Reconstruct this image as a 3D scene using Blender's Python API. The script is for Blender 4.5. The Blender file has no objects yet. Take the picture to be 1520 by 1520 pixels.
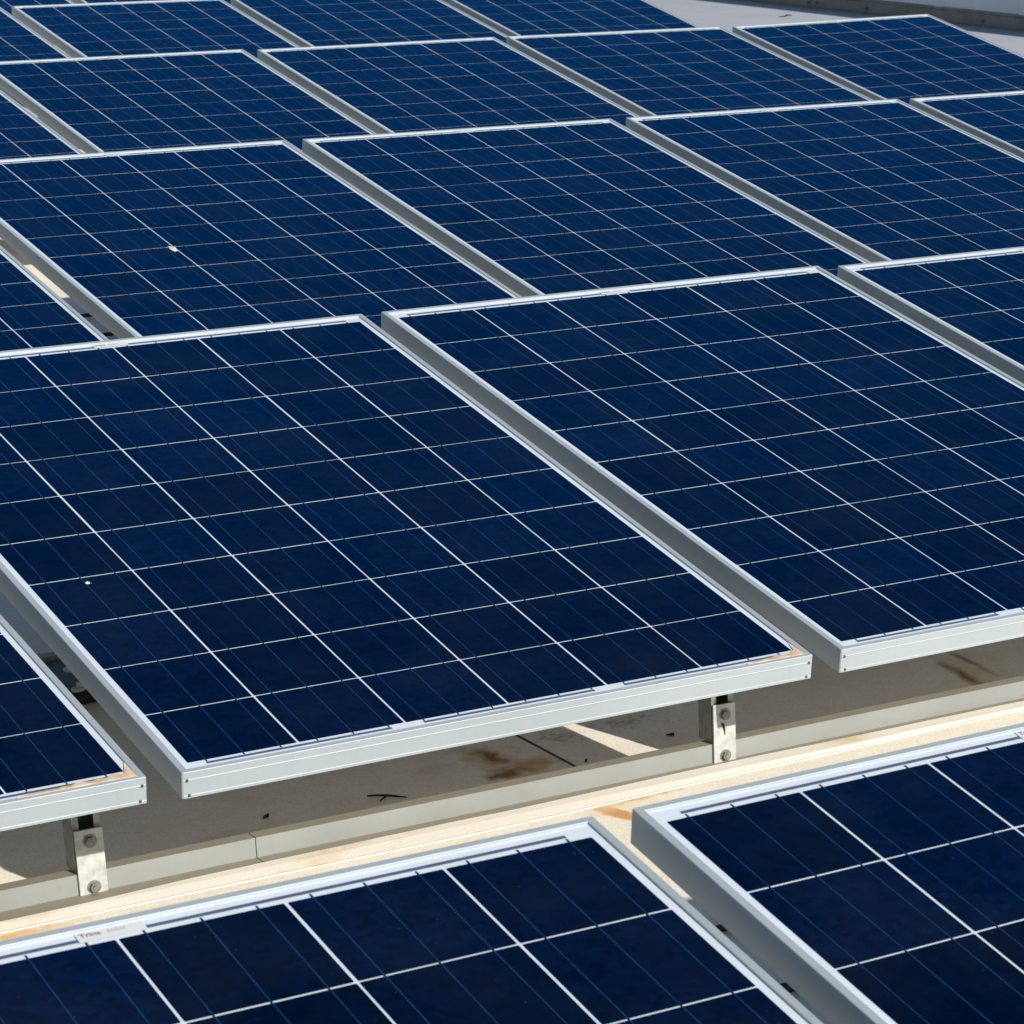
import bpy, bmesh, math, random
from mathutils import Matrix, Vector, Euler
from mathutils import noise as mnoise
random.seed(7)
S = bpy.context.scene
COL = S.collection
# ------------------------------------------------------------------ camera
RC = ((0.806928, -0.590644, 0.0026244), (-0.1839535, -0.2555315, -0.9491389), (0.5612739, 0.765404, -0.3148466))
CAM = Vector((-1.346326, -3.745794, 1.26238))
cd = bpy.data.cameras.new('camera'); cam = bpy.data.objects.new('camera', cd); COL.objects.link(cam)
rt, dn, fw = Vector(RC[0]), Vector(RC[1]), Vector(RC[2])
m3 = Matrix((rt, -dn, -fw)).transposed()
cam.matrix_world = Matrix.Translation(CAM) @ m3.to_4x4()
cd.sensor_width = 36; cd.sensor_fit = 'HORIZONTAL'; cd.lens = 36 * 4448.65 / 1520
cd.shift_x = -0.5042; cd.shift_y = 0.2585
cd.clip_start = 0.05; cd.clip_end = 5000
cd.dof.use_dof = True; cd.dof.focus_distance = 5.2; cd.dof.aperture_fstop = 32
S.camera = cam
S.render.resolution_x = 1024; S.render.resolution_y = 1024
# ------------------------------------------------------------------ light
SUN = Vector((0.43, -1.84, 1.0)).normalized()
w = bpy.data.worlds.new('World'); S.world = w; w.use_nodes = True
nt = w.node_tree; nt.nodes.clear()
sky = nt.nodes.new('ShaderNodeTexSky'); sky.sky_type = 'NISHITA'; sky.sun_disc = False
sky.sun_elevation = math.asin(SUN.z); sky.sun_rotation = math.atan2(SUN.x, SUN.y)
sky.altitude = 300; sky.air_density = 1.0; sky.dust_density = 0.4; sky.ozone_density = 2.0
bg = nt.nodes.new('ShaderNodeBackground'); bg.inputs[1].default_value = 0.066
wo = nt.nodes.new('ShaderNodeOutputWorld')
nt.links.new(sky.outputs[0], bg.inputs[0]); nt.links.new(bg.outputs[0], wo.inputs[0])
sd = bpy.data.lights.new('sun', 'SUN'); sd.energy = 4.9; sd.angle = math.radians(0.53); sd.color = (1.0, 0.94, 0.85)
so = bpy.data.objects.new('sun', sd); COL.objects.link(so)
so.rotation_euler = SUN.to_track_quat('Z', 'Y').to_euler(); so.location = (0, -5, 8)
S.view_settings.view_transform = 'Standard'; S.view_settings.look = 'None'
S.view_settings.exposure = 0.45; S.view_settings.gamma = 1

# ------------------------------------------------------------------ material helpers
def mat(name):
    m = bpy.data.materials.new(name); m.use_nodes = True
    n = m.node_tree; return m, n, n.nodes['Principled BSDF']
def node(n, t, **k):
    x = n.nodes.new(t)
    for a, b in k.items(): setattr(x, a, b)
    return x
def ramp(n, src, p0, p1, c0=(0, 0, 0, 1), c1=(1, 1, 1, 1)):
    r = node(n, 'ShaderNodeValToRGB'); e = r.color_ramp.elements
    e[0].position = p0; e[1].position = p1; e[0].color = c0; e[1].color = c1
    n.links.new(src, r.inputs[0]); return r.outputs[0]
def noise(n, scale, detail=4, rough=0.55, vec=None):
    t = node(n, 'ShaderNodeTexNoise'); t.inputs['Scale'].default_value = scale
    t.inputs['Detail'].default_value = detail; t.inputs['Roughness'].default_value = rough
    if vec is not None: n.links.new(vec, t.inputs['Vector'])
    return t.outputs['Fac']
def mix(n, fac, a, b):
    m = node(n, 'ShaderNodeMix', data_type='RGBA')
    if isinstance(fac, (int, float)): m.inputs[0].default_value = fac
    else: n.links.new(fac, m.inputs[0])
    for s, v in ((6, a), (7, b)):
        if isinstance(v, tuple): m.inputs[s].default_value = v if len(v) == 4 else (*v, 1)
        else: n.links.new(v, m.inputs[s])
    return m.outputs[2]
def math_(n, op, a, b=None, c=None, clamp=False):
    m = node(n, 'ShaderNodeMath', operation=op); m.use_clamp = clamp
    for i, v in enumerate((a, b, c)):
        if v is None: continue
        if isinstance(v, (int, float)): m.inputs[i].default_value = v
        else: n.links.new(v, m.inputs[i])
    return m.outputs[0]
def bump(n, h, strength, dist, bsdf):
    b = node(n, 'ShaderNodeBump'); b.inputs['Strength'].default_value = strength; b.inputs['Distance'].default_value = dist
    n.links.new(h, b.inputs['Height']); n.links.new(b.outputs[0], bsdf.inputs['Normal'])
def objcoord(n): return node(n, 'ShaderNodeTexCoord').outputs['Object']
def simple(name, col, rough=0.5, metal=0.0, var=0.12, scale=30, bmp=0.0, var_col=None):
    m, n, b = mat(name); co = objcoord(n)
    f = noise(n, scale, 5, 0.6, co)
    c2 = var_col or tuple(c * (1 - 2 * var) for c in col)
    n.links.new(mix(n, ramp(n, f, 0.35, 0.7), col, c2), b.inputs['Base Color'])
    r = math_(n, 'MULTIPLY_ADD', f, 0.25, rough - 0.12); n.links.new(r, b.inputs['Roughness'])
    b.inputs['Metallic'].default_value = metal
    if bmp: bump(n, noise(n, scale * 6, 3, 0.6, co), bmp, 0.001, b)
    return m

# anodised aluminium of the panel frames
def make_alu():
    m, n, b = mat('anodised_aluminium'); co = objcoord(n)
    mp = node(n, 'ShaderNodeMapping'); mp.inputs['Scale'].default_value = (4, 4, 60); n.links.new(co, mp.inputs[0])
    f = noise(n, 3.0, 5, 0.6, co); g = noise(n, 8, 3, 0.5, mp.outputs[0])
    c = mix(n, ramp(n, f, 0.3, 0.75), (0.375, 0.425, 0.455), (0.335, 0.38, 0.405))
    mq = node(n, 'ShaderNodeMapping'); mq.inputs['Scale'].default_value = (55, 55, 5); n.links.new(co, mq.inputs[0])
    c = mix(n, math_(n, 'MULTIPLY', ramp(n, noise(n, 1.0, 4, 0.7, mq.outputs[0]), 0.55, 0.78), 0.16), c, (0.20, 0.205, 0.20))
    g2 = ramp(n, noise(n, 90, 3, 0.7, co), 0.62, 0.78)
    c = mix(n, math_(n, 'MULTIPLY', g2, 0.25), c, (0.42, 0.40, 0.36))
    n.links.new(c, b.inputs['Base Color'])
    n.links.new(math_(n, 'MULTIPLY_ADD', g, 0.14, 0.38), b.inputs['Roughness'])
    b.inputs['Metallic'].default_value = 0.25
    return m
ALU = make_alu()
# the white back sheet seen through the glass
def make_back():
    m, n, b = mat('white_back_sheet'); co = objcoord(n)
    f = noise(n, 12, 4, 0.6, co)
    n.links.new(mix(n, ramp(n, f, 0.3, 0.8), (0.55, 0.615, 0.69), (0.49, 0.55, 0.61)), b.inputs['Base Color'])
    b.inputs['Roughness'].default_value = 0.16; b.inputs['IOR'].default_value = 1.45
    return m
BACK = make_back()
UNDER = simple('panel_underside', (0.70, 0.69, 0.67), 0.7, 0, 0.1, 12)
def make_cell():
    m, n, b = mat('polycrystalline_cell'); co = objcoord(n)
    geo = node(n, 'ShaderNodeNewGeometry'); oi = node(n, 'ShaderNodeObjectInfo')
    rnd = math_(n, 'FRACT', math_(n, 'MULTIPLY_ADD', oi.outputs['Random'], 17.3, geo.outputs['Random Per Island']))
    A = (0.0001, 0.0012, 0.0062); B = (0.0002, 0.0034, 0.0175)
    c = mix(n, rnd, A, B)
    # crystal grains
    mp = node(n, 'ShaderNodeMapping'); mp.inputs['Scale'].default_value = (1, 1, 1)
    off = node(n, 'ShaderNodeCombineXYZ'); n.links.new(math_(n, 'MULTIPLY', oi.outputs['Random'], 50), off.inputs[0])
    n.links.new(co, mp.inputs[0]); n.links.new(off.outputs[0], mp.inputs['Location'])
    v = node(n, 'ShaderNodeTexVoronoi'); v.inputs['Scale'].default_value = 95; n.links.new(mp.outputs[0], v.inputs['Vector'])
    hs = node(n, 'ShaderNodeSeparateColor'); n.links.new(v.outputs['Color'], hs.inputs[0])
    gr = math_(n, 'MULTIPLY_ADD', hs.outputs[0], 0.9, 0.55)
    mm = node(n, 'ShaderNodeVectorMath', operation='SCALE'); n.links.new(c, mm.inputs[0]); n.links.new(gr, mm.inputs['Scale'])
    # thin dust film, blotchy
    d1 = ramp(n, noise(n, 5, 6, 0.65, mp.outputs[0]), 0.38, 0.75)
    c2 = mix(n, math_(n, 'MULTIPLY', d1, 0.012), mm.outputs[0], (0.35, 0.36, 0.36))
    d2 = ramp(n, noise(n, 160, 2, 0.5, mp.outputs[0]), 0.74, 0.80)
    c2 = mix(n, math_(n, 'MULTIPLY', d2, 0.03), c2, (0.5, 0.48, 0.42))
    n.links.new(c2, b.inputs['Base Color'])
    n.links.new(math_(n, 'MULTIPLY_ADD', d1, 0.08, 0.10), b.inputs['Roughness'])
    b.inputs['Specular IOR Level'].default_value = 0.0
    # blue anti-reflection coating: the mirror part is strongly blue
    gl = node(n, 'ShaderNodeBsdfGlossy'); gl.inputs['Color'].default_value = (0.0, 0.42, 0.93, 1)
    n.links.new(math_(n, 'MULTIPLY_ADD', d1, 0.08, 0.10), gl.inputs['Roughness'])
    fr = node(n, 'ShaderNodeFresnel'); fr.inputs['IOR'].default_value = 1.43
    ms = node(n, 'ShaderNodeMixShader'); n.links.new(fr.outputs[0], ms.inputs[0]); n.links.new(b.outputs[0], ms.inputs[1]); n.links.new(gl.outputs[0], ms.inputs[2])
    n.links.new(ms.outputs[0], n.nodes['Material Output'].inputs['Surface'])
    return m
CELL = make_cell()
def make_ribbon():
    m, n, b = mat('tinned_ribbon'); co = objcoord(n)
    f = noise(n, 25, 4, 0.7, co)
    n.links.new(mix(n, ramp(n, f, 0.3, 0.75), (0.001, 0.016, 0.055), (0.006, 0.036, 0.11)), b.inputs['Base Color'])  # silver metal; the blue sky it mirrors is put into this colour
    b.inputs['Metallic'].default_value = 0.0; b.inputs['Roughness'].default_value = 0.2; b.inputs['Specular Tint'].default_value = (0.3, 0.6, 1.0, 1)
    return m
RIB = make_ribbon()
BUS = simple('bus_ribbon_metal', (0.10, 0.14, 0.22), 0.35, 0.3, 0.15, 40)
PRINT_D = simple('label_ink_dark', (0.16, 0.16, 0.17), 0.5)
PRINT_L = simple('label_ink_grey', (0.36, 0.37, 0.40), 0.5)
LABEL = simple('label_paper', (0.576, 0.584, 0.6), 0.4, 0, 0.04)
SCREW = simple('screw_metal', (0.16, 0.16, 0.16), 0.45, 0.7, 0.2, 300)
GALV = simple('galvanised_steel', (0.26, 0.27, 0.25), 0.5, 0.8, 0.18, 60, 0.3)
GALVP = simple('galvanised_plate', (0.45, 0.47, 0.455), 0.6, 0.25, 0.16, 70, 0.3)
BOLT = simple('weathered_bolt', (0.26, 0.25, 0.22), 0.5, 0.6, 0.25, 200)
BLACK = simple('black_rubber', (0.012, 0.012, 0.012), 0.6)
TWIG = simple('dark_bark', (0.012, 0.009, 0.008), 0.8)
LEAF = simple('dry_leaf_brown', (0.035, 0.022, 0.012), 0.8, 0, 0.2, 200)
DROP = simple('chalky_white', (0.60, 0.60, 0.56), 0.8, 0, 0.12, 300)
WIREW = simple('pale_cable_sheath', (0.6, 0.6, 0.52), 0.5)

def make_rail_mat():
    m, n, b = mat('weathered_rail_steel'); co = objcoord(n)
    f = noise(n, 6, 6, 0.65, co)
    c = mix(n, ramp(n, f, 0.35, 0.7), (0.235, 0.248, 0.24), (0.20, 0.212, 0.203))
    r = ramp(n, noise(n, 3.1, 5, 0.6, co), 0.60, 0.72)
    geo = node(n, 'ShaderNodeNewGeometry'); sx = node(n, 'ShaderNodeSeparateXYZ'); n.links.new(geo.outputs['True Normal'], sx.inputs[0])
    c = mix(n, math_(n, 'MULTIPLY', ramp(n, noise(n, 22, 6, 0.75, co), 0.58, 0.72), 0.35), c, (0.20, 0.17, 0.12))
    up = math_(n, 'GREATER_THAN', math_(n, 'ABSOLUTE', sx.outputs[2]), 0.5)      # level flanges go darker and tan: their weaker sunlight put into the colour
    c = mix(n, math_(n, 'MULTIPLY', up, 0.75), c, (0.2232, 0.1947, 0.133))
    c = mix(n, math_(n, 'MULTIPLY', math_(n, 'MULTIPLY', r, up), 0.8), c, (0.40, 0.23, 0.09))
    n.links.new(c, b.inputs['Base Color']); b.inputs['Roughness'].default_value = 0.6; b.inputs['Metallic'].default_value = 0.15
    bump(n, noise(n, 240, 3, 0.6, co), 0.15, 0.0005, b)
    return m
RAIL = make_rail_mat()

def blob(n, co, cx, cy, rx, ry, ang, wob, sc, soft):
    """noisy ellipse mask in roof coordinates, 1 inside"""
    mp = node(n, 'ShaderNodeMapping', vector_type='TEXTURE'); n.links.new(co, mp.inputs[0])
    mp.inputs['Location'].default_value = (cx, cy, 0); mp.inputs['Rotation'].default_value = (0, 0, ang)
    mp.inputs['Scale'].default_value = (rx, ry, 1)
    nn = node(n, 'ShaderNodeTexNoise'); nn.inputs['Scale'].default_value = sc; nn.inputs['Detail'].default_value = 5
    n.links.new(co, nn.inputs['Vector'])
    sub = node(n, 'ShaderNodeVectorMath', operation='SUBTRACT'); n.links.new(nn.outputs['Color'], sub.inputs[0]); sub.inputs[1].default_value = (0.5, 0.5, 0.5)
    sc_ = node(n, 'ShaderNodeVectorMath', operation='SCALE'); n.links.new(sub.outputs[0], sc_.inputs[0]); sc_.inputs['Scale'].default_value = wob
    ad = node(n, 'ShaderNodeVectorMath', operation='ADD'); n.links.new(mp.outputs[0], ad.inputs[0]); n.links.new(sc_.outputs[0], ad.inputs[1])
    sp = node(n, 'ShaderNodeSeparateXYZ'); n.links.new(ad.outputs[0], sp.inputs[0])
    d = math_(n, 'SQRT', math_(n, 'ADD', math_(n, 'MULTIPLY', sp.outputs[0], sp.outputs[0]), math_(n, 'MULTIPLY', sp.outputs[1], sp.outputs[1])))
    return ramp(n, d, 1.0 - soft, 1.0 + soft * 0.3, (1, 1, 1, 1), (0, 0, 0, 1))
def make_roof():
    m, n, b = mat('roof_membrane'); co = objcoord(n)
    f = noise(n, 1.3, 6, 0.6, co)
    c = mix(n, ramp(n, f, 0.3, 0.75), (0.83, 0.785, 0.69), (0.76, 0.705, 0.60))
    f2 = ramp(n, noise(n, 9, 6, 0.7, co), 0.45, 0.8)
    c = mix(n, math_(n, 'MULTIPLY', f2, 0.25), c, (0.44, 0.376, 0.272))
    f3 = ramp(n, noise(n, 300, 3, 0.7, co), 0.42, 0.68)
    c = mix(n, math_(n, 'MULTIPLY', f3, 0.42), c, (0.384, 0.344, 0.264))
    K, M_, O_ = (0.24, 0.115, 0.015), (0.50, 0.31, 0.10), (0.50, 0.27, 0.08)
    ST = [((0.70, 0.52, 0.060, 0.13, 0.1, 2.2, 22, 0.9), M_, 0.75),
          ((0.705, 0.54, 0.026, 0.090, 0.1, 2.0, 26, 0.7), K, 0.97),
          ((0.683, 0.445, 0.048, 0.036, 0.3, 2.2, 30, 0.7), K, 0.95),
          ((0.755, 0.465, 0.050, 0.045, 0.3, 2.6, 26, 0.9), M_, 0.9),
          ((0.60, 0.54, 0.06, 0.06, 0, 2.0, 20, 1.0), (0.60, 0.46, 0.26), 0.6),
          ((1.645, 0.50, 0.070, 0.16, -0.25, 1.8, 14, 1.0), M_, 0.45),
          ((1.605, 0.475, 0.018, 0.16, -0.16, 1.2, 22, 0.9), K, 0.95),
          ((1.665, 0.55, 0.012, 0.12, -0.10, 1.2, 24, 0.9), K, 0.85),
          ((0.737, 0.170, 0.022, 0.056, 0.15, 1.5, 34, 0.35), O_, 0.92),
          ((0.80, 0.214, 0.085, 0.013, 0.05, 2.4, 40, 0.8), O_, 0.85),
          ((0.76, 0.20, 0.09, 0.030, 0.05, 2.4, 24, 1.0), (0.70, 0.52, 0.30), 0.6),
          ((-0.20, 0.205, 0.13, 0.022, 0.0, 1.8, 30, 0.8), (0.66, 0.38, 0.12), 0.85),
          ((0.20, 0.40, 0.10, 0.05, 0.0, 1.6, 18, 1.0), (0.56, 0.42, 0.24), 0.5),
          ((0.975, 0.585, 0.06, 0.035, 0.2, 4.5, 70, 0.9), (0.25, 0.22, 0.18), 0.6),
          ((0.85, 0.57, 0.035, 0.035, 0.2, 4.5, 70, 0.9), (0.25, 0.22, 0.18), 0.6),
          ((1.75, 2.95, 0.3, 0.25, 0.2, 1.2, 6, 0.9), (0.45, 0.30, 0.14), 0.4)]
    for a, colr, k in ST:
        c = mix(n, math_(n, 'MULTIPLY', blob(n, co, *a), k), c, colr)
    n.links.new(c, b.inputs['Base Color']); b.inputs['Roughness'].default_value = 0.75
    b.inputs['Specular IOR Level'].default_value = 0.25
    h = math_(n, 'ADD', noise(n, 260, 3, 0.6, co), math_(n, 'MULTIPLY', noise(n, 7, 4, 0.5, co), 2.0))
    bump(n, h, 0.35, 0.0012, b)
    return m
ROOF = make_roof()
def make_strip():
    m, n, b = mat('sealant_strip'); co = objcoord(n)
    c = mix(n, ramp(n, noise(n, 7, 5, 0.6, co), 0.54, 0.68), (0.66, 0.63, 0.56), (0.58, 0.43, 0.26))
    c = mix(n, math_(n, 'MULTIPLY', ramp(n, noise(n, 300, 3, 0.7, co), 0.42, 0.68), 0.30), c, (0.46, 0.41, 0.32))
    n.links.new(c, b.inputs['Base Color']); b.inputs['Roughness'].default_value = 0.75
    bump(n, math_(n, 'ADD', noise(n, 220, 3, 0.6, co), math_(n, 'MULTIPLY', noise(n, 12, 3, 0.6, co), 0.8)), 0.35, 0.0012, b)
    return m
STRIP = make_strip()

# ------------------------------------------------------------------ mesh helpers
def tag(o, label=None, cat=None, group=None, kind=None):
    if label: o['label'] = label
    if cat: o['category'] = cat
    if group: o['group'] = group
    if kind: o['kind'] = kind
    return o
def link(name, me, m, parent=None):
    o = bpy.data.objects.new(name, me); COL.objects.link(o)
    if m is not None and not me.materials: me.materials.append(m)
    if parent: o.parent = parent
    return o
def from_bm(name, bm, m, parent=None, smooth=False):
    me = bpy.data.meshes.new(name); bm.normal_update(); bm.to_mesh(me); bm.free()
    if smooth:
        for p in me.polygons: p.use_smooth = True
    return link(name, me, m, parent)
def empty(name, loc=(0, 0, 0)):
    o = bpy.data.objects.new(name, None); COL.objects.link(o); o.location = loc; o.empty_display_size = 0.1; return o
def box(bm, x0, x1, y0, y1, z0, z1, bev=0):
    vs = [bm.verts.new(p) for p in ((x0, y0, z0), (x1, y0, z0), (x1, y1, z0), (x0, y1, z0), (x0, y0, z1), (x1, y0, z1), (x1, y1, z1), (x0, y1, z1))]
    fs = [bm.faces.new([vs[i] for i in q]) for q in ((3, 2, 1, 0), (4, 5, 6, 7), (0, 1, 5, 4), (1, 2, 6, 5), (2, 3, 7, 6), (3, 0, 4, 7))]
    if bev:
        es = list({e for f in fs for e in f.edges})
        bmesh.ops.bevel(bm, geom=es, offset=bev, segments=2, affect='EDGES', profile=0.6)
    return fs
def quad(bm, x0, x1, y0, y1, z):
    return bm.faces.new([bm.verts.new(p) for p in ((x0, y0, z), (x1, y0, z), (x1, y1, z), (x0, y1, z))])
def cyl(bm, c, axis, r, l, seg=16, taper=1.0):
    """solid cylinder starting at c going l along axis"""
    q = Vector(axis).normalized().to_track_quat('Z', 'Y'); c = Vector(c)
    a = []; b_ = []
    for k in range(seg):
        t = 2 * math.pi * k / seg
        v = Vector((math.cos(t) * r, math.sin(t) * r, 0)); a.append(bm.verts.new(c + q @ v))
        v = Vector((math.cos(t) * r * taper, math.sin(t) * r * taper, l)); b_.append(bm.verts.new(c + q @ v))
    for k in range(seg):
        j = (k + 1) % seg; bm.faces.new((a[k], a[j], b_[j], b_[k]))
    bm.faces.new(a[::-1]); bm.faces.new(b_)
def extrude_profile(bm, prof, path_pts, closed_prof=True):
    """prof: list of 2-D offsets; path_pts: list of functions giving the 3-D ring for each station"""
    rings = [[bm.verts.new(f(p)) for p in prof] for f in path_pts]
    n = len(prof)
    for a, b_ in zip(rings[:-1], rings[1:]):
        for k in range(n if closed_prof else n - 1):
            j = (k + 1) % n; bm.faces.new((a[k], a[j], b_[j], b_[k]))
    return rings
def tube(bm, pts, r, seg=8):
    rings = []
    for i, p in enumerate(pts):
        p = Vector(p); d = (Vector(pts[min(i + 1, len(pts) - 1)]) - Vector(pts[max(i - 1, 0)])).normalized()
        q = d.to_track_quat('Z', 'Y'); rr = r[i] if isinstance(r, (list, tuple)) else r
        rings.append([bm.verts.new(p + q @ Vector((math.cos(2 * math.pi * k / seg) * rr, math.sin(2 * math.pi * k / seg) * rr, 0))) for k in range(seg)])
    for a, b_ in zip(rings[:-1], rings[1:]):
        # match the closest start so that the tube does not twist
        s = min(range(seg), key=lambda s: sum((a[k].co - b_[(k + s) % seg].co).length for k in range(seg)))
        b2 = [b_[(k + s) % seg] for k in range(seg)]
        for k in range(seg):
            j = (k + 1) % seg; bm.faces.new((a[k], a[j], b2[j], b2[k]))
        b_[:] = b2
    bm.faces.new(rings[0][::-1]); bm.faces.new(rings[-1])

# ------------------------------------------------------------------ setting
ZR = -0.255            # roof level; z = 0 is the top of the front row's low edge
bm = bmesh.new(); quad(bm, -45, 11.0, -40, 60, ZR)
roof = tag(from_bm('roof', bm, ROOF), kind='structure')
# dark lap seams of the membrane, laid as thin real lips
bm = bmesh.new()
for xs in (0.7925 - 1.9, 0.7925, 0.7925 + 1.9, 0.7925 + 3.8, 0.7925 + 5.7):
    box(bm, xs - 0.0022, xs + 0.0022, 0.32, 2.0, ZR + 0.0004, ZR + 0.0014)
SEAM = simple('seam_bitumen', (0.07, 0.055, 0.035), 0.8)
tag(from_bm('roof_seams', bm, SEAM), kind='structure')
bm = bmesh.new(); quad(bm, -3000, 3000, -3000, 3000, -6.5)
GR = simple('dry_ground', (0.16, 0.15, 0.11), 0.9, 0, 0.2, 0.05)
tag(from_bm('ground', bm, GR), kind='structure')
bm = bmesh.new(); box(bm, -45.4, 11.2, -40.4, 60.4, -6.49, ZR - 0.02)
tag(from_bm('roof_deck', bm, simple('deck_wall', (0.5, 0.48, 0.42), 0.85)), kind='structure')

# wall behind on the right: metal clad upper storey with dark base flashing
bld = tag(empty('parapet_wall', (10.25, 12, ZR)), 'pale blue-grey clad parapet behind the panels, with a dark screwed base strip', 'wall')
def cladding():
    bm = bmesh.new(); x0 = 0.03
    # shallow vertical ribs
    y = -30.0; prof = []
    while y < 45:
        prof += [(x0, y), (x0, y + 0.84), (x0 - 0.012, y + 0.87), (x0 - 0.012, y + 0.93), (x0, y + 0.96)]; y += 0.96
    lo = [bm.verts.new((a, b_ - 12, 0.10)) for a, b_ in prof]; hi = [bm.verts.new((a, b_ - 12, 0.45)) for a, b_ in prof]
    for k in range(len(prof) - 1): bm.faces.new((lo[k + 1], lo[k], hi[k], hi[k + 1]))
    box(bm, 0.04, 0.30, -42.0, 33.0, 0.0, 0.44)
    return bm
CLAD = simple('cladding_paint', (0.70, 0.74, 0.77), 0.5, 0, 0.06, 3)
from_bm('cladding', cladding(), CLAD, bld)
BASE = simple('base_flashing_metal', (0.26, 0.235, 0.20), 0.6, 0.1, 0.15, 8, 0.2)
bm = bmesh.new()
prof = [(-0.016, 0.0), (-0.016, 0.012), (0.004, 0.020), (0.004, 0.088), (-0.004, 0.094), (-0.004, 0.101), (0.03, 0.107), (0.03, 0.0)]
def st(y): return lambda p: (p[0], y, p[1])
r_ = extrude_profile(bm, prof, [st(-42), st(33)]); bm.faces.new(r_[0]); bm.faces.new(r_[1][::-1])
from_bm('base_strip', bm, BASE, bld)
for ys in [14.71, 14.61, 13.97, 13.28, 12.59, 11.9, 15.4, 16.1]:
    bm = bmesh.new(); cyl(bm, (0.004, ys - 12, 0.047), (-1, 0, 0), 0.011, 0.004, 12); cyl(bm, (0.0, ys - 12, 0.047), (-1, 0, 0), 0.006, 0.011, 6)
    from_bm('screw', bm, BOLT, bld)
bm = bmesh.new(); box(bm, -0.03, 0.33, -42.1, 33.1, 0.45, 0.50)
from_bm('coping', bm, CLAD, bld)

# the light grey walkway membrane between the array and the parapet
bm = bmesh.new(); quad(bm, 7.1, 10.9, -39, 59, ZR + 0.004)
WALK = simple('grey_walkway_membrane', (0.37, 0.39, 0.43), 0.8, 0, 0.06, 2.2, 0.25)
tag(from_bm('walkway', bm, WALK), kind='structure')
# ------------------------------------------------------------------ the solar panel
W, L, H = 0.992, 1.65, 0.0396
PU, PV, MV = 0.15924939, 0.15859242, 0.02876376
MU = (W - 6 * PU) / 2
GU, GV = 0.0034, 0.0024
LIP = 0.0098
def frame_mesh():
    bm = bmesh.new()
    # (inset from the outer edge, height)
    prof = [(LIP, -0.0032), (LIP, -0.0005), (LIP - 0.0005, 0.0), (0.0007, 0.0), (0.0, -0.0007),
            (0.0, -0.0112), (-0.0007, -0.0119), (-0.0007, -0.0126), (0.0, -0.0134), (0.0, -0.0346), (-0.0006, -0.0352),
            (-0.0006, -0.0390), (0.0004, -H), (0.026, -H), (0.026, -H + 0.0018), (0.0016, -H + 0.0018), (0.0016, -0.0060), (LIP, -0.0060)]
    ch = 0.0016
    def ring(px, py, nx, ny):
        return lambda p: (px + nx * p[0], py + ny * p[0], p[1])
    # corner stations, chamfered: each corner gives two stations
    st_ = []
    for (cx, cy, ix, iy) in ((0, 0, 1, 1), (W, 0, -1, 1), (W, L, -1, -1), (0, L, 1, -1)):
        # direction order: for a counter-clockwise walk the first station belongs to the incoming side
        if (cx, cy) == (0, 0): offs = [(0, ch), (ch, 0)]
        elif (cx, cy) == (W, 0): offs = [(-ch, 0), (0, ch)]
        elif (cx, cy) == (W, L): offs = [(0, -ch), (-ch, 0)]
        else: offs = [(ch, 0), (0, -ch)]
        for ox, oy in offs:
            def f(p, cx=cx, cy=cy, ix=ix, iy=iy, ox=ox, oy=oy):
                k = max(0.0, 1 - p[0] / 0.004)
                return (cx + ix * max(p[0], 0.0) + ox * k, cy + iy * p[0] + oy * k, p[1])
            st_.append(f)
    rings = [[bm.verts.new(f(p)) for p in prof] for f in st_]
    n = len(prof)
    for i in range(len(rings)):
        a, b_ = rings[i], rings[(i + 1) % len(rings)]
        for k in range(n):
            j = (k + 1) % n; bm.faces.new((a[k], b_[k], b_[j], a[j]))
    bmesh.ops.remove_doubles(bm, verts=bm.verts, dist=1e-6)
    bmesh.ops.recalc_face_normals(bm, faces=bm.faces)
    return bm
def cell_mesh():
    bm = bmesh.new(); z = -0.0021
    for i in range(6):
        for j in range(10):
            x0 = MU + i * PU + GU / 2; x1 = MU + (i + 1) * PU - GU / 2
            y0 = MV + j * PV + GV / 2; y1 = MV + (j + 1) * PV - GV / 2
            e = 0.00035
            x0 += random.uniform(-e, e); x1 += random.uniform(-e, e); y0 += random.uniform(-e, e); y1 += random.uniform(-e, e)
            c = 0.0012
            bm.faces.new([bm.verts.new(p) for p in ((x0 + c, y0, z), (x1 - c, y0, z), (x1, y0 + c, z), (x1, y1 - c, z), (x1 - c, y1, z), (x0 + c, y1, z), (x0, y1 - c, z), (x0, y0 + c, z))])
    return bm
def ribbon_mesh():
    bm = bmesh.new(); z = -0.00185; hw = 0.00075
    for i in range(6):
        for k in (1 / 6, 0.5, 5 / 6):
            x = MU + i * PU + k * PU
            ya = MV - 0.0045; yb = MV + 10 * PV + 0.0050
            # solder pads: a little wider at every cell joint
            ys = [ya]
            for j in range(0, 11):
                yj = MV + j * PV
                if j > 0: ys += [yj - 0.004]
                if j < 10: ys += [yj + 0.004]
            ys.append(yb); ys = sorted(set(ys))
            dx = 0
            for a, b_ in zip(ys[:-1], ys[1:]):
                if b_ - a > 0.02:
                    d2 = random.uniform(-0.0004, 0.0004)
                    bm.faces.new([bm.verts.new(p) for p in ((x - hw + dx, a, z), (x + hw + dx, a, z), (x + hw + d2, b_, z), (x - hw + d2, b_, z))]); dx = d2
                else:
                    h2 = hw * 1.15
                    bm.faces.new([bm.verts.new(p) for p in ((x - h2 + dx, a, z), (x + h2 + dx, a, z), (x + h2 + dx, b_, z), (x - h2 + dx, b_, z))])
    return bm
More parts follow.
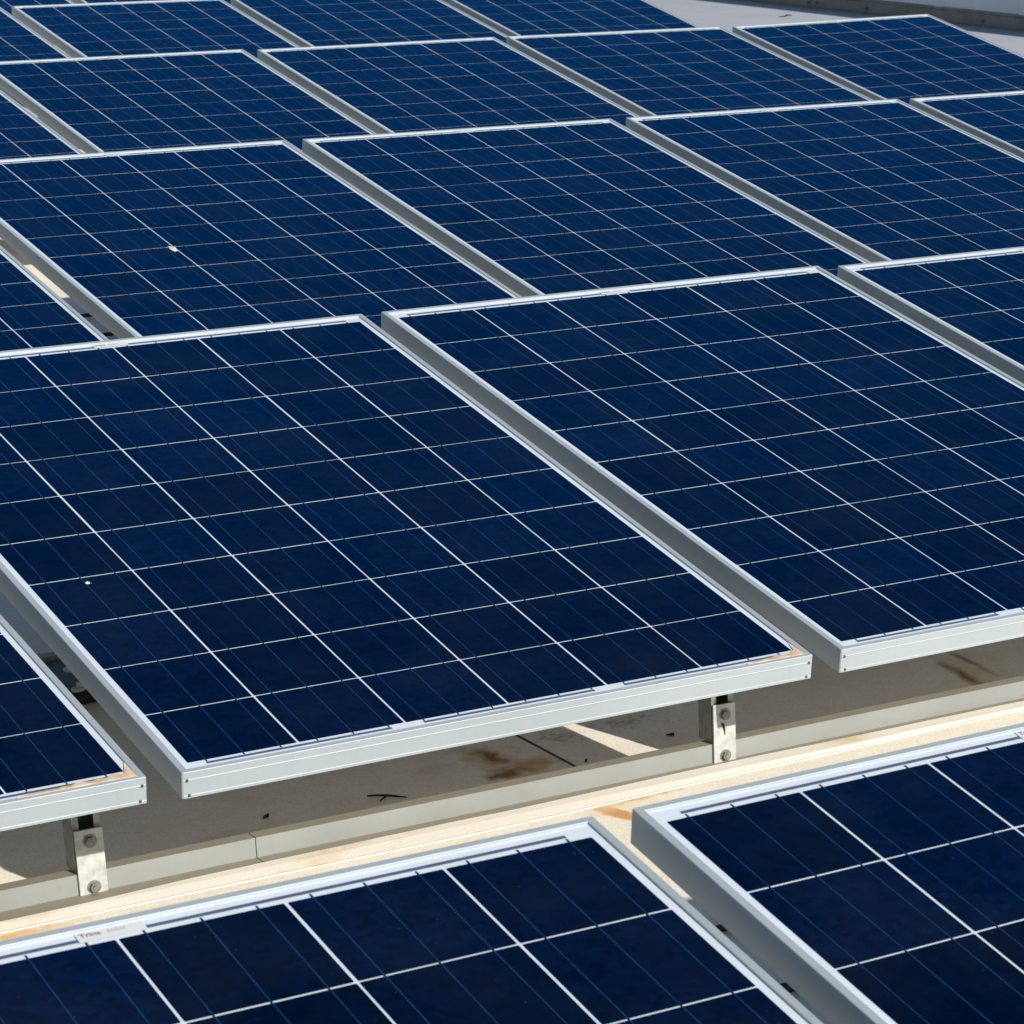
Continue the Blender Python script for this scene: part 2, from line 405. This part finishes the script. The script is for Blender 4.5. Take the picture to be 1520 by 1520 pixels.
def busbar_meshes():
    z = -0.00195; out = []
    xr = lambda i, k: MU + i * PU + k * PU
    for a, b_ in ((0, 1), (2, 3), (4, 5)):
        bm = bmesh.new(); quad(bm, xr(a, 1 / 6) - 0.002, xr(b_, 5 / 6) + 0.002, MV - 0.0105, MV - 0.0050, z); out.append(bm)
    y = MV + 10 * PV
    for a, b_ in ((0, 2), (3, 5)):
        bm = bmesh.new(); quad(bm, xr(a, 1 / 6) - 0.002, xr(b_, 5 / 6) + 0.002, y + 0.0070, y + 0.0125, z); out.append(bm)
    return out
def label_mesh():
    bm = bmesh.new(); x = MU + 3 * PU; y = MV + 10 * PV
    quad(bm, x - 0.031, x + 0.031, y + 0.0045, y + 0.0215, -0.0018); return bm
def text_mesh(body, size, bold=0.0):
    cu = bpy.data.curves.new('t', 'FONT'); cu.body = body; cu.size = size; cu.offset = bold; cu.align_x = 'LEFT'
    o = bpy.data.objects.new('t', cu); COL.objects.link(o)
    dg = bpy.context.evaluated_depsgraph_get(); me = bpy.data.meshes.new_from_object(o.evaluated_get(dg))
    bpy.data.objects.remove(o); return me
def print_mesh(parts):
    bm = bmesh.new()
    for body, size, bold, x, y in parts:
        me = text_mesh(body, size, bold); b2 = bmesh.new(); b2.from_mesh(me)
        for v in b2.verts: v.co = Vector((v.co.x + x, v.co.y + y, -0.0016))
        tmp = bpy.data.meshes.new('x'); b2.to_mesh(tmp); b2.free(); bm.from_mesh(tmp); bpy.data.meshes.remove(tmp)
    return bm
PARTS = []
def build_panel():
    root = empty('solar_panel')
    from_bm('frame', frame_mesh(), ALU, root)
    bm = bmesh.new(); quad(bm, 0.004, W - 0.004, 0.004, L - 0.004, -0.0027)
    from_bm('back_sheet', bm, BACK, root)
    bm = bmesh.new(); quad(bm, 0.004, W - 0.004, 0.004, L - 0.004, -0.0062).normal_flip()
    from_bm('underside', bm, UNDER, root)
    from_bm('solar_cells', cell_mesh(), CELL, root)
    from_bm('ribbon_wires', ribbon_mesh(), RIB, root)
    for bm in busbar_meshes(): from_bm('bus_ribbon', bm, BUS, root)
    lb = from_bm('label', label_mesh(), LABEL, root)
    x = MU + 3 * PU; y = MV + 10 * PV
    from_bm('logo_text', print_mesh([('Trina', 0.0090, 0.0002, x - 0.028, y + 0.0135)]), PRINT_D, lb)
    from_bm('small_text', print_mesh([('solar', 0.0090, 0.0, x - 0.003, y + 0.0135)]), PRINT_L, lb)
    # junction box under the high end
    bm = bmesh.new(); box(bm, W / 2 - 0.06, W / 2 + 0.06, L - 0.21, L - 0.11, -0.031, -0.0066, 0.003)
    from_bm('junction_box', bm, BLACK, root)
    return root
def screw_mesh(x, z):
    bm = bmesh.new()
    cyl(bm, (x, 0.0002, z), (0, -1, 0), 0.0024, 0.0016, 12, 0.85)
    return bm
RT = Matrix.Rotation(0.17865948, 3, 'X')
ROWS = {0: (-1.02798, -2.83836, -0.00619), 1: (0, 0, 0), 2: (1.0582, 2.83478, 0.00137), 3: (2.14627, 5.7859, 0.0), 4: (3.23231, 8.73696, -0.01163), 5: (4.3184, 11.688, -0.012)}
PP = {(0, 0): (0.00073, -0.00094, 0.00445, -0.00518, 0.00064, -0.0057), (0, 1): (-0.00073, 0.00094, -0.00445, 0.00242, -0.00409, -0.00097),
      (1, -1): (-0.00199, 0.00046, 0.00249, -0.00113, -0.00026, 0.00012), (1, 0): (0.00099, -0.00619, 0.00254, 0.00168, -0.00329, -0.00955),
      (1, 1): (0.00297, 0.00505, -0.00304, 0.00374, -0.00168, -0.00033), (1, 2): (-0.00197, 0.00068, -0.00198, -0.00079, -0.0005, 0.00029),
      (2, 0): (0.00277, -0.00069, 0.00234, -0.00075, 0.00026, 0.00344), (2, 1): (0.00172, -0.00204, -0.00077, 0.0013, 0.00254, 0.00331),
      (2, 2): (-0.00063, 0.00024, -0.00078, -0.00065, -0.0007, 0.00052), (2, 3): (-0.00405, 0.00232, -0.0017, -0.0014, -0.00084, 0.00097),
      (3, 0): (-0.00336, 0.0017, 0.00113, 0.00093, -0.00056, 0.00161), (3, 1): (-0.00059, 0.00007, -0.00006, -0.00005, -0.0028, 0.00014),
      (3, 2): (0.00097, 0.00035, -0.00037, -0.0003, 0.00395, 0.00188), (3, 3): (0.00335, -0.00179, 0.00111, 0.00088, -0.01188, 0.00059)}
PITCH = 0.99200 + 0.05293
def rodr(v):
    v = Vector(v); a = v.length
    return Matrix.Rotation(a, 3, v.normalized()) if a > 1e-9 else Matrix.Identity(3)
def panel_matrix(r, i):
    q = PP.get((r, i), (0, 0, 0, 0, 0, 0)); R = rodr(q[3:]); c = Vector((W / 2, L / 2, 0))
    t = Vector(ROWS[r]) + Vector((i * PITCH, 0, 0)) + RT @ (Vector(q[:3]) + c - R @ c)
    return Matrix.Translation(t) @ (RT @ R).to_4x4()
def copy_tree(o, parent=None):
    c = o.copy(); COL.objects.link(c)
    if parent: c.parent = parent
    for ch in list(o.children): copy_tree(ch, c)
    return c
ROWN = {0: 'the nearest row, in the bottom right of the photo', 1: 'the second row from the camera', 2: 'the third row from the camera',
        3: 'the fourth row from the camera', 4: 'the fifth row from the camera', 5: 'the farthest row in view'}
PANELS = {
 (0, 0): 'blue solar panel of the nearest row, cut by the bottom edge left of the gap',
 (0, 1): 'blue solar panel of the nearest row, in the bottom right corner of the photo',
 (1, -1): 'blue solar panel with dusty low corner, above the left bolted bracket',
 (1, 0): 'large dark blue solar panel in the middle, dusty corner, above the roof twig',
 (1, 1): 'large dark blue solar panel right of the middle one, low corner beside right bracket',
 (1, 2): 'blue solar panel at the right edge, rightmost of the second row',
 (2, -1): 'blue solar panel at the left edge, leftmost of the third row',
 (2, 0): 'blue solar panel of the third row with a white bird dropping on it',
 (2, 1): 'clean blue solar panel beside the third row one with the bird dropping',
 (2, 2): 'blue solar panel of the third row, cut by the right edge below the wall-side panel',
 (2, 3): 'small corner of a blue solar panel, rightmost of the third row',
 (3, -1): 'blue solar panel at the left edge, leftmost of the fourth row',
 (3, 0): 'second blue solar panel from the left in the fourth row',
 (3, 1): 'third blue solar panel from the left in the fourth row',
 (3, 2): 'fourth blue solar panel from the left in the fourth row',
 (3, 3): 'blue solar panel ending the fourth row, nearest the grey wall in the top right',
 (4, -1): 'blue solar panel in the top left corner, leftmost of the fifth row',
 (4, 0): 'second blue solar panel from the left in the fifth row, at the top edge',
 (4, 1): 'third blue solar panel from the left in the fifth row, cut by the top edge',
 (4, 2): 'blue solar panel ending the fifth row beside the open grey roof',
 (5, -1): 'thin sliver of the farthest solar panel at the very top left corner',
 (5, 0): 'thin sliver of a far solar panel along the top edge, right of the corner sliver'}
proto = build_panel(); first = True
roots = {}
for (r, i), lab in PANELS.items():
    o = proto if first else copy_tree(proto); first = False
    o.matrix_world = panel_matrix(r, i)
    tag(o, lab, 'solar panel', 'solar panels in tilted rows on the roof'); roots[(r, i)] = o
sm = {}
for key in ((1, -1), (1, 0), (1, 1)):
    for x in (0.0065, 0.0095, W - 0.0065, W - 0.0095):
        z = -0.0124 if x in (0.0065, W - 0.0065) else -0.0352
        if (x, z) not in sm:
            bm = screw_mesh(x, z); me = bpy.data.meshes.new('screw'); bm.to_mesh(me); bm.free(); sm[(x, z)] = me
        link('screw', sm[(x, z)], SCREW, roots[key])
# wind-blown dust caught in the low corners
def make_dust():
    m, n, b = mat('caked_dust'); co = objcoord(n)
    c = mix(n, ramp(n, noise(n, 60, 5, 0.7, co), 0.3, 0.7), (0.62, 0.50, 0.36), (0.50, 0.33, 0.17))
    c = mix(n, ramp(n, noise(n, 25, 3, 0.6, co), 0.5, 0.7), c, (0.66, 0.62, 0.54))
    n.links.new(c, b.inputs['Base Color']); b.inputs['Roughness'].default_value = 0.9; return m
DUST = make_dust()
def dust_mesh(length, seed):
    bm = bmesh.new(); rnd = random.Random(seed); N = 60; lo = []; hi = []
    for k in range(N + 1):
        t = k / N; x = W - LIP - 0.0006 - length * t
        hgt = (0.0185 * (1 - t) ** 0.55) * (0.75 + 0.5 * mnoise.noise(Vector((x * 60, seed, 0)))) + 0.0006
        if t < 0.07: hgt += 0.030 * (1 - t / 0.07)
        y0 = 0.006 if k else 0.004
        lo.append(bm.verts.new((x, y0, 0.0003 if True else 0))); hi.append(bm.verts.new((x, 0.0098 + max(0.0005, hgt), -0.0014)))
    mid = [bm.verts.new((a.co.x, 0.0097, 0.0006)) for a in lo]
    for k in range(N):
        bm.faces.new((lo[k + 1], lo[k], mid[k], mid[k + 1])); bm.faces.new((mid[k + 1], mid[k], hi[k], hi[k + 1]))
    return bm
d0 = from_bm('dust_patch', dust_mesh(0.16, 3), DUST, roots[(1, -1)]); d0['label'] = 'tan dust caked in the low right corner'
d1 = from_bm('dust_patch', dust_mesh(0.10, 5), DUST, roots[(1, 0)]); d1['label'] = 'tan dust caked in the low right corner'

# ------------------------------------------------------------------ bird droppings (lie on panels)
def splat(name, key, x, y, rx, ry, seed, label):
    bm = bmesh.new(); rnd = random.Random(seed); N = 28
    top = bm.verts.new((0, 0, 0.0022)); ring1 = []; ring2 = []
    for k in range(N):
        a = 2 * math.pi * k / N; q = 1 + 0.55 * mnoise.noise(Vector((math.cos(a) * 1.6, math.sin(a) * 1.6, seed)))
        ring1.append(bm.verts.new((math.cos(a) * rx * q * 0.6, math.sin(a) * ry * q * 0.6, 0.0016)))
        ring2.append(bm.verts.new((math.cos(a) * rx * q, math.sin(a) * ry * q, 0.0001)))
    for k in range(N):
        j = (k + 1) % N; bm.faces.new((top, ring1[k], ring1[j])); bm.faces.new((ring1[k], ring2[k], ring2[j], ring1[j]))
    for s in range(5):
        a = rnd.uniform(0, 6.28); d = rnd.uniform(1.2, 2.0); cx, cy, rr = math.cos(a) * rx * d, math.sin(a) * ry * d, rx * rnd.uniform(0.08, 0.2)
        vs = [bm.verts.new((cx + math.cos(t * 0.785) * rr, cy + math.sin(t * 0.785) * rr, 0.0003)) for t in range(8)]; bm.faces.new(vs)
    o = from_bm(name, bm, DROP)
    o.matrix_world = panel_matrix(*key) @ Matrix.Translation((x, y, -0.0017)); tag(o, label, 'bird dropping', 'bird droppings on the panels')
splat('bird_dropping', (2, 0), 0.329, 0.805, 0.0080, 0.020, 2, 'larger white bird dropping on a cell corner of a third row panel')
splat('bird_dropping', (1, 0), 0.100, 0.640, 0.0034, 0.0042, 4, 'small white bird dropping near the left edge of the big middle panel')

# ------------------------------------------------------------------ supports
YF = 0.29; ZF = -0.2195
def rail_mesh(x0, x1):
    bm = bmesh.new(); t = 0.0025
    prof = [(YF - 0.046, ZR + 0.0045), (YF, ZR + 0.0045), (YF, ZF), (YF + 0.027, ZF), (YF + 0.027, ZF - t), (YF + t, ZF - t), (YF + t, ZR + 0.0005), (YF - 0.046, ZR + 0.0005)]
    N = 24; sts = []
    for k in range(N + 1):
        x = x0 + (x1 - x0) * k / N
        sts.append(lambda p, x=x: (x, p[0] + 0.0016 * math.sin(x * 3.1), p[1] + 0.0006 * math.sin(x * 5.3 + 1)))
    r = extrude_profile(bm, prof, sts); bm.faces.new(r[0]); bm.faces.new(r[-1][::-1])
    bmesh.ops.recalc_face_normals(bm, faces=bm.faces)
    return bm
def rail(row, x0, x1, label, dy=0.0):
    o = from_bm('support_rail', rail_mesh(x0, x1), RAIL)
    R = ROWS[row]; o.location = (R[0], R[1] + dy, 0)
    tag(o, label, 'rail', 'z-shaped rails lying on the roof'); return o
rail(1, -3.2, 0.1985, 'left length of the grey roof rail, holding the left bracket, ending at a joint')
rail(1, 0.2000, 5.2, 'right length of the grey roof rail, holding the right bracket')
rail(1, -3.2, 5.2, 'rear rail hidden in shade under the high edge of the second row', 1.13)
rail(2, -3.2, 5.2, 'rail under the low edge of the third row')
rail(0, -1.2, 5.2, 'rail under the high edge of the nearest row', 1.06)

def interp(x, T):
    for (a, u), (b_, v) in zip(T[:-1], T[1:]):
        if x <= b_: t = max(0.0, (x - a) / (b_ - a)); t = t * t * (3 - 2 * t); return u + (v - u) * t
    return T[-1][1]
def sealing(x0, x1):
    bm = bmesh.new(); N = 260; rows_ = []
    for k in range(N + 1):
        x = x0 + (x1 - x0) * k / N
        w1 = 0.0045 * mnoise.noise(Vector((x * 2.3, 0, 0))) + 0.0030 * mnoise.noise(Vector((x * 9, 3, 0)))
        w2 = 0.0035 * mnoise.noise(Vector((x * 1.7, 7, 0))) + 0.0012 * mnoise.noise(Vector((x * 14, 8, 0)))
        ya = interp(x, ((-3, 0.216), (-0.2, 0.2164), (0.17, 0.2137), (0.5, 0.209), (1.04, 0.2237), (1.57, 0.2403), (5, 0.24))) + w2 * 0.6
        yb = interp(x, ((-3, 0.25), (-0.19, 0.249), (0.19, 0.262), (0.54, 0.266), (1.08, 0.274), (1.59, 0.270), (5, 0.27))) + w1 * 0.7
        rows_.append([bm.verts.new(p) for p in ((x, ya - 0.0012, ZR + 0.0003), (x, ya, ZR + 0.0016 + 0.09 * w2), (x, ya + 0.0014, ZR + 0.0019 + 0.09 * w2), (x, ya + 0.005, ZR + 0.0016), (x, 0.2405, ZR + 0.0052 if ya < 0.232 else ZR + 0.0030), (x, 0.2435, ZR + 0.0056), (x, max(yb, 0.246), ZR + 0.0060), (x, max(yb, 0.246) + 0.002, ZR + 0.0046))])
    for a, b_ in zip(rows_[:-1], rows_[1:]):
        for k in range(7): bm.faces.new((a[k], b_[k], b_[k + 1], a[k + 1]))
    return bm
o = from_bm('sealing_strip', sealing(-3.2, 5.2), STRIP)
tag(o, 'cream sealing strip with a raised wavy edge, running along the foot of the grey rail', 'sealing strip')

def channel(bm, org, ax_len, length, ax_w, ax_open, w=0.0413, d=0.0413, t=0.0026, lip=0.0095, curl=0.0070):
    """unistrut-like C channel: org = middle of the back at one end"""
    A, U, V = Vector(ax_len), Vector(ax_w), Vector(ax_open); org = Vector(org); h = w / 2
    pr = [(-h, 0), (h, 0), (h, d), (h - lip, d), (h - lip, d - curl), (h - lip + t, d - curl), (h - lip + t, d - t), (h - t, d - t), (h - t, t),
          (-h + t, t), (-h + t, d - t), (-h + lip - t, d - t), (-h + lip - t, d - curl), (-h + lip, d - curl), (-h + lip, d), (-h, d)]
    r = extrude_profile(bm, pr, [lambda p, s=s: org + U * p[0] + V * p[1] + A * s for s in (0, length)])
    bm.faces.new(r[0]); bm.faces.new(r[1][::-1]); bmesh.ops.recalc_face_normals(bm, faces=bm.faces)
def hexbolt(bm, c, r=0.0075):
    cyl(bm, c, (0, -1, 0), r * 1.35, 0.0012, 18); cyl(bm, (c[0], c[1] - 0.0012, c[2]), (0, -1, 0), r, 0.0052, 6, 0.96); cyl(bm, (c[0], c[1] - 0.0064, c[2]), (0, -1, 0), r * 0.55, 0.0012, 12)
def front_post():
    root = empty('panel_post')
    bm = bmesh.new(); channel(bm, (0, 0.0425, 0), (0, 0, 1), 0.197, (1, 0, 0), (0, -1, 0)); from_bm('channel', bm, GALV, root)
    bm = bmesh.new(); box(bm, -0.0205, 0.0205, -0.0055, -0.0012, -0.034, 0.0655, 0.0008); pl = from_bm('bracket_plate', bm, GALVP, root)
    for z in (0.048, -0.0215):
        bm = bmesh.new(); hexbolt(bm, (0.0005, -0.0055, z)); from_bm('bolt', bm, BOLT, pl)
    return root
PG = 'bracketed posts holding the low panel edges'
pp = front_post(); pp.location = (-0.0475, YF + 0.0005, ZF + 0.0005); pp.rotation_euler = (0, 0, 0)
tag(pp, 'left galvanised bracket post bolted to the grey roof rail at the lower left', 'post', PG)
p2 = copy_tree(pp); p2.location = (0.9985, YF + 0.0005, ZF + 0.0005)
tag(p2, 'right galvanised bracket post on the roof rail, dark scratch below its top bolt', 'post', PG)
p2.rotation_euler = (0, 0.012, 0)
bm = bmesh.new()
tube(bm, [(-0.0055, -0.0062, 0.0335), (-0.003, -0.0066, 0.0305), (-0.0012, -0.0066, 0.024), (0.0, -0.0062, 0.013)], [0.0018, 0.0022, 0.0016, 0.0004], 8)
from_bm('scratch_mark', bm, LEAF, p2)
for k in (2, 3):
    p = copy_tree(pp); p.location = (-0.0475 + 1.0465 * k, YF + 0.0005, ZF + 0.0005)
    tag(p, ('third' if k == 2 else 'fourth') + ' bracket post from the left on the second row rail, right of the picture', 'post', PG)
bm = bmesh.new(); channel(bm, (0, 0, 0), (0, 0, 1), 0.405, (1, 0, 0), (0, -1, 0)); rp = from_bm('rear_post', bm, GALV)
rp.location = (0.10, 1.47, ZF); tag(rp, 'rear steel post in the shade below the middle panel', 'post', 'rear posts')
for k, wd in ((1, 'panel right of the middle one'), (2, 'panel at the right edge')):
    c = rp.copy(); COL.objects.link(c); c.location = (0.10 + PITCH * k, 1.47, ZF)
    tag(c, 'rear steel post in the shade below the %s' % wd, 'post', 'rear posts')
bm = bmesh.new(); box(bm, 0.10, 0.46, 1.215, 1.405, ZR + 0.0005, ZR + 0.03, 0.004)  # black slab added to stand in for the shadow before the rear rail
tag(from_bm('shadow_slab', bm, BLACK), 'black slab added as the shadow in the gap left of the middle panel', 'mat')
# cables
def cable(name, pts, r, m, label):
    P = []
    for i in range(len(pts) - 1):
        p0 = Vector(pts[max(i - 1, 0)]); p1 = Vector(pts[i]); p2_ = Vector(pts[i + 1]); p3 = Vector(pts[min(i + 2, len(pts) - 1)])
        for s in range(8):
            t = s / 8; P.append(0.5 * ((2 * p1) + (-p0 + p2_) * t + (2 * p0 - 5 * p1 + 4 * p2_ - p3) * t * t + (-p0 + 3 * p1 - 3 * p2_ + p3) * t ** 3))
    P.append(Vector(pts[-1]))
    bm = bmesh.new(); tube(bm, P, r, 8); o = from_bm(name, bm, m, smooth=True); tag(o, label, 'cable', 'solar cables'); return o
def wavy(x0, x1, y, z, amp, n, sd):
    rnd = random.Random(sd); return [(x0 + (x1 - x0) * k / n, y + rnd.uniform(-amp, amp), z) for k in range(n + 1)]
cable('cable', wavy(-0.8, 2.5, -0.61, ZR + 0.011, 0.006, 10, 1), 0.008, BLACK, 'thick black cable on the shaded roof behind the nearest row, lower of the two')
cable('cable', wavy(-0.8, 2.5, -0.37, ZR + 0.008, 0.005, 10, 2), 0.006, BLACK, 'thin black cable on the shaded roof behind the nearest row, upper of the two')
cable('cable', wavy(0.2, 4.0, 2.83 + 2.22, ZR + 0.011, 0.006, 10, 3), 0.006, BLACK, 'black cable on the roof behind the third row, seen in its left gap')
cable('cable', wavy(0.2, 4.0, 2.83 + 1.87, ZR + 0.011, 0.006, 10, 5), 0.006, BLACK, 'second black cable behind the third row, nearer its high edge')
bm = bmesh.new()
pts = []
for k in range(90):
    t = k / 90 * 6 * math.pi
    pts.append((0.262 + 0.018 * (k / 90 - 0.5) + 0.016 * math.cos(t) , 1.20 + 0.15 * (k / 90 - 0.5) + 0.020 * math.sin(t), ZR + 0.045 + 0.012 * math.sin(t * 0.5)))
tube(bm, pts, 0.0032, 8); o = from_bm('cable', bm, WIREW, smooth=True)
tag(o, 'pale coiled wire in the dark gap left of the middle panel', 'cable', 'solar cables')

# ------------------------------------------------------------------ litter on the roof
bm = bmesh.new()
zt = ZR + 0.004
tube(bm, [(0.4521, 0.463, zt), (0.466, 0.453, zt + 0.001), (0.4778, 0.4445, zt + 0.001), (0.490, 0.433, zt), (0.5007, 0.4199, zt)], [0.0014, 0.0018, 0.0020, 0.0017, 0.0009], 7)
tube(bm, [(0.4778, 0.4445, zt + 0.001), (0.466, 0.434, zt + 0.001), (0.4575, 0.427, zt)], [0.0017, 0.0015, 0.0009], 7)
tag(from_bm('twig', bm, TWIG), 'small forked black twig lying on the shaded roof below the middle panel', 'twig')
def leaf(x, y, a, l, wd, label):
    bm = bmesh.new(); N = 10; L_, R_ = [], []
    for k in range(N + 1):
        t = k / N; wv = wd * math.sin(math.pi * min(1, t * 0.96 + 0.02)) ** 0.8
        L_.append(bm.verts.new(((t - 0.5) * l, wv, 0.002 + 0.004 * t))); R_.append(bm.verts.new(((t - 0.5) * l, -wv, 0.001 + 0.003 * (1 - t))))
    M = [bm.verts.new(((k / N - 0.5) * l, 0, 0.0006)) for k in range(N + 1)]
    for k in range(N):
        bm.faces.new((L_[k], M[k], M[k + 1], L_[k + 1])); bm.faces.new((M[k], R_[k], R_[k + 1], M[k + 1]))
    o = from_bm('leaf', bm, LEAF); o.location = (x, y, ZR + (0.0046 if x > 7 else 0.0006)); o.rotation_euler = (0, 0, a)
    tag(o, label, 'leaf', 'leaf scraps on the roof')
leaf(0.2853, 0.4639, 0.55, 0.016, 0.0035, 'tiny dark leaf scrap on the shaded roof, left of the twig')
leaf(0.9991, 0.4666, -0.75, 0.014, 0.0040, 'tiny dark leaf scrap on the shaded roof, left of the right bracket')
leaf(0.8172, 0.4229, 0.3, 0.006, 0.0026, 'dark speck of leaf by the roof seam')
leaf(9.67, 14.12, -0.1, 0.06, 0.016, 'dark leaf on the far grey roof before the wall, left one')
leaf(9.77, 14.20, 0.9, 0.07, 0.025, 'dark leaf on the far grey roof before the wall, right one')
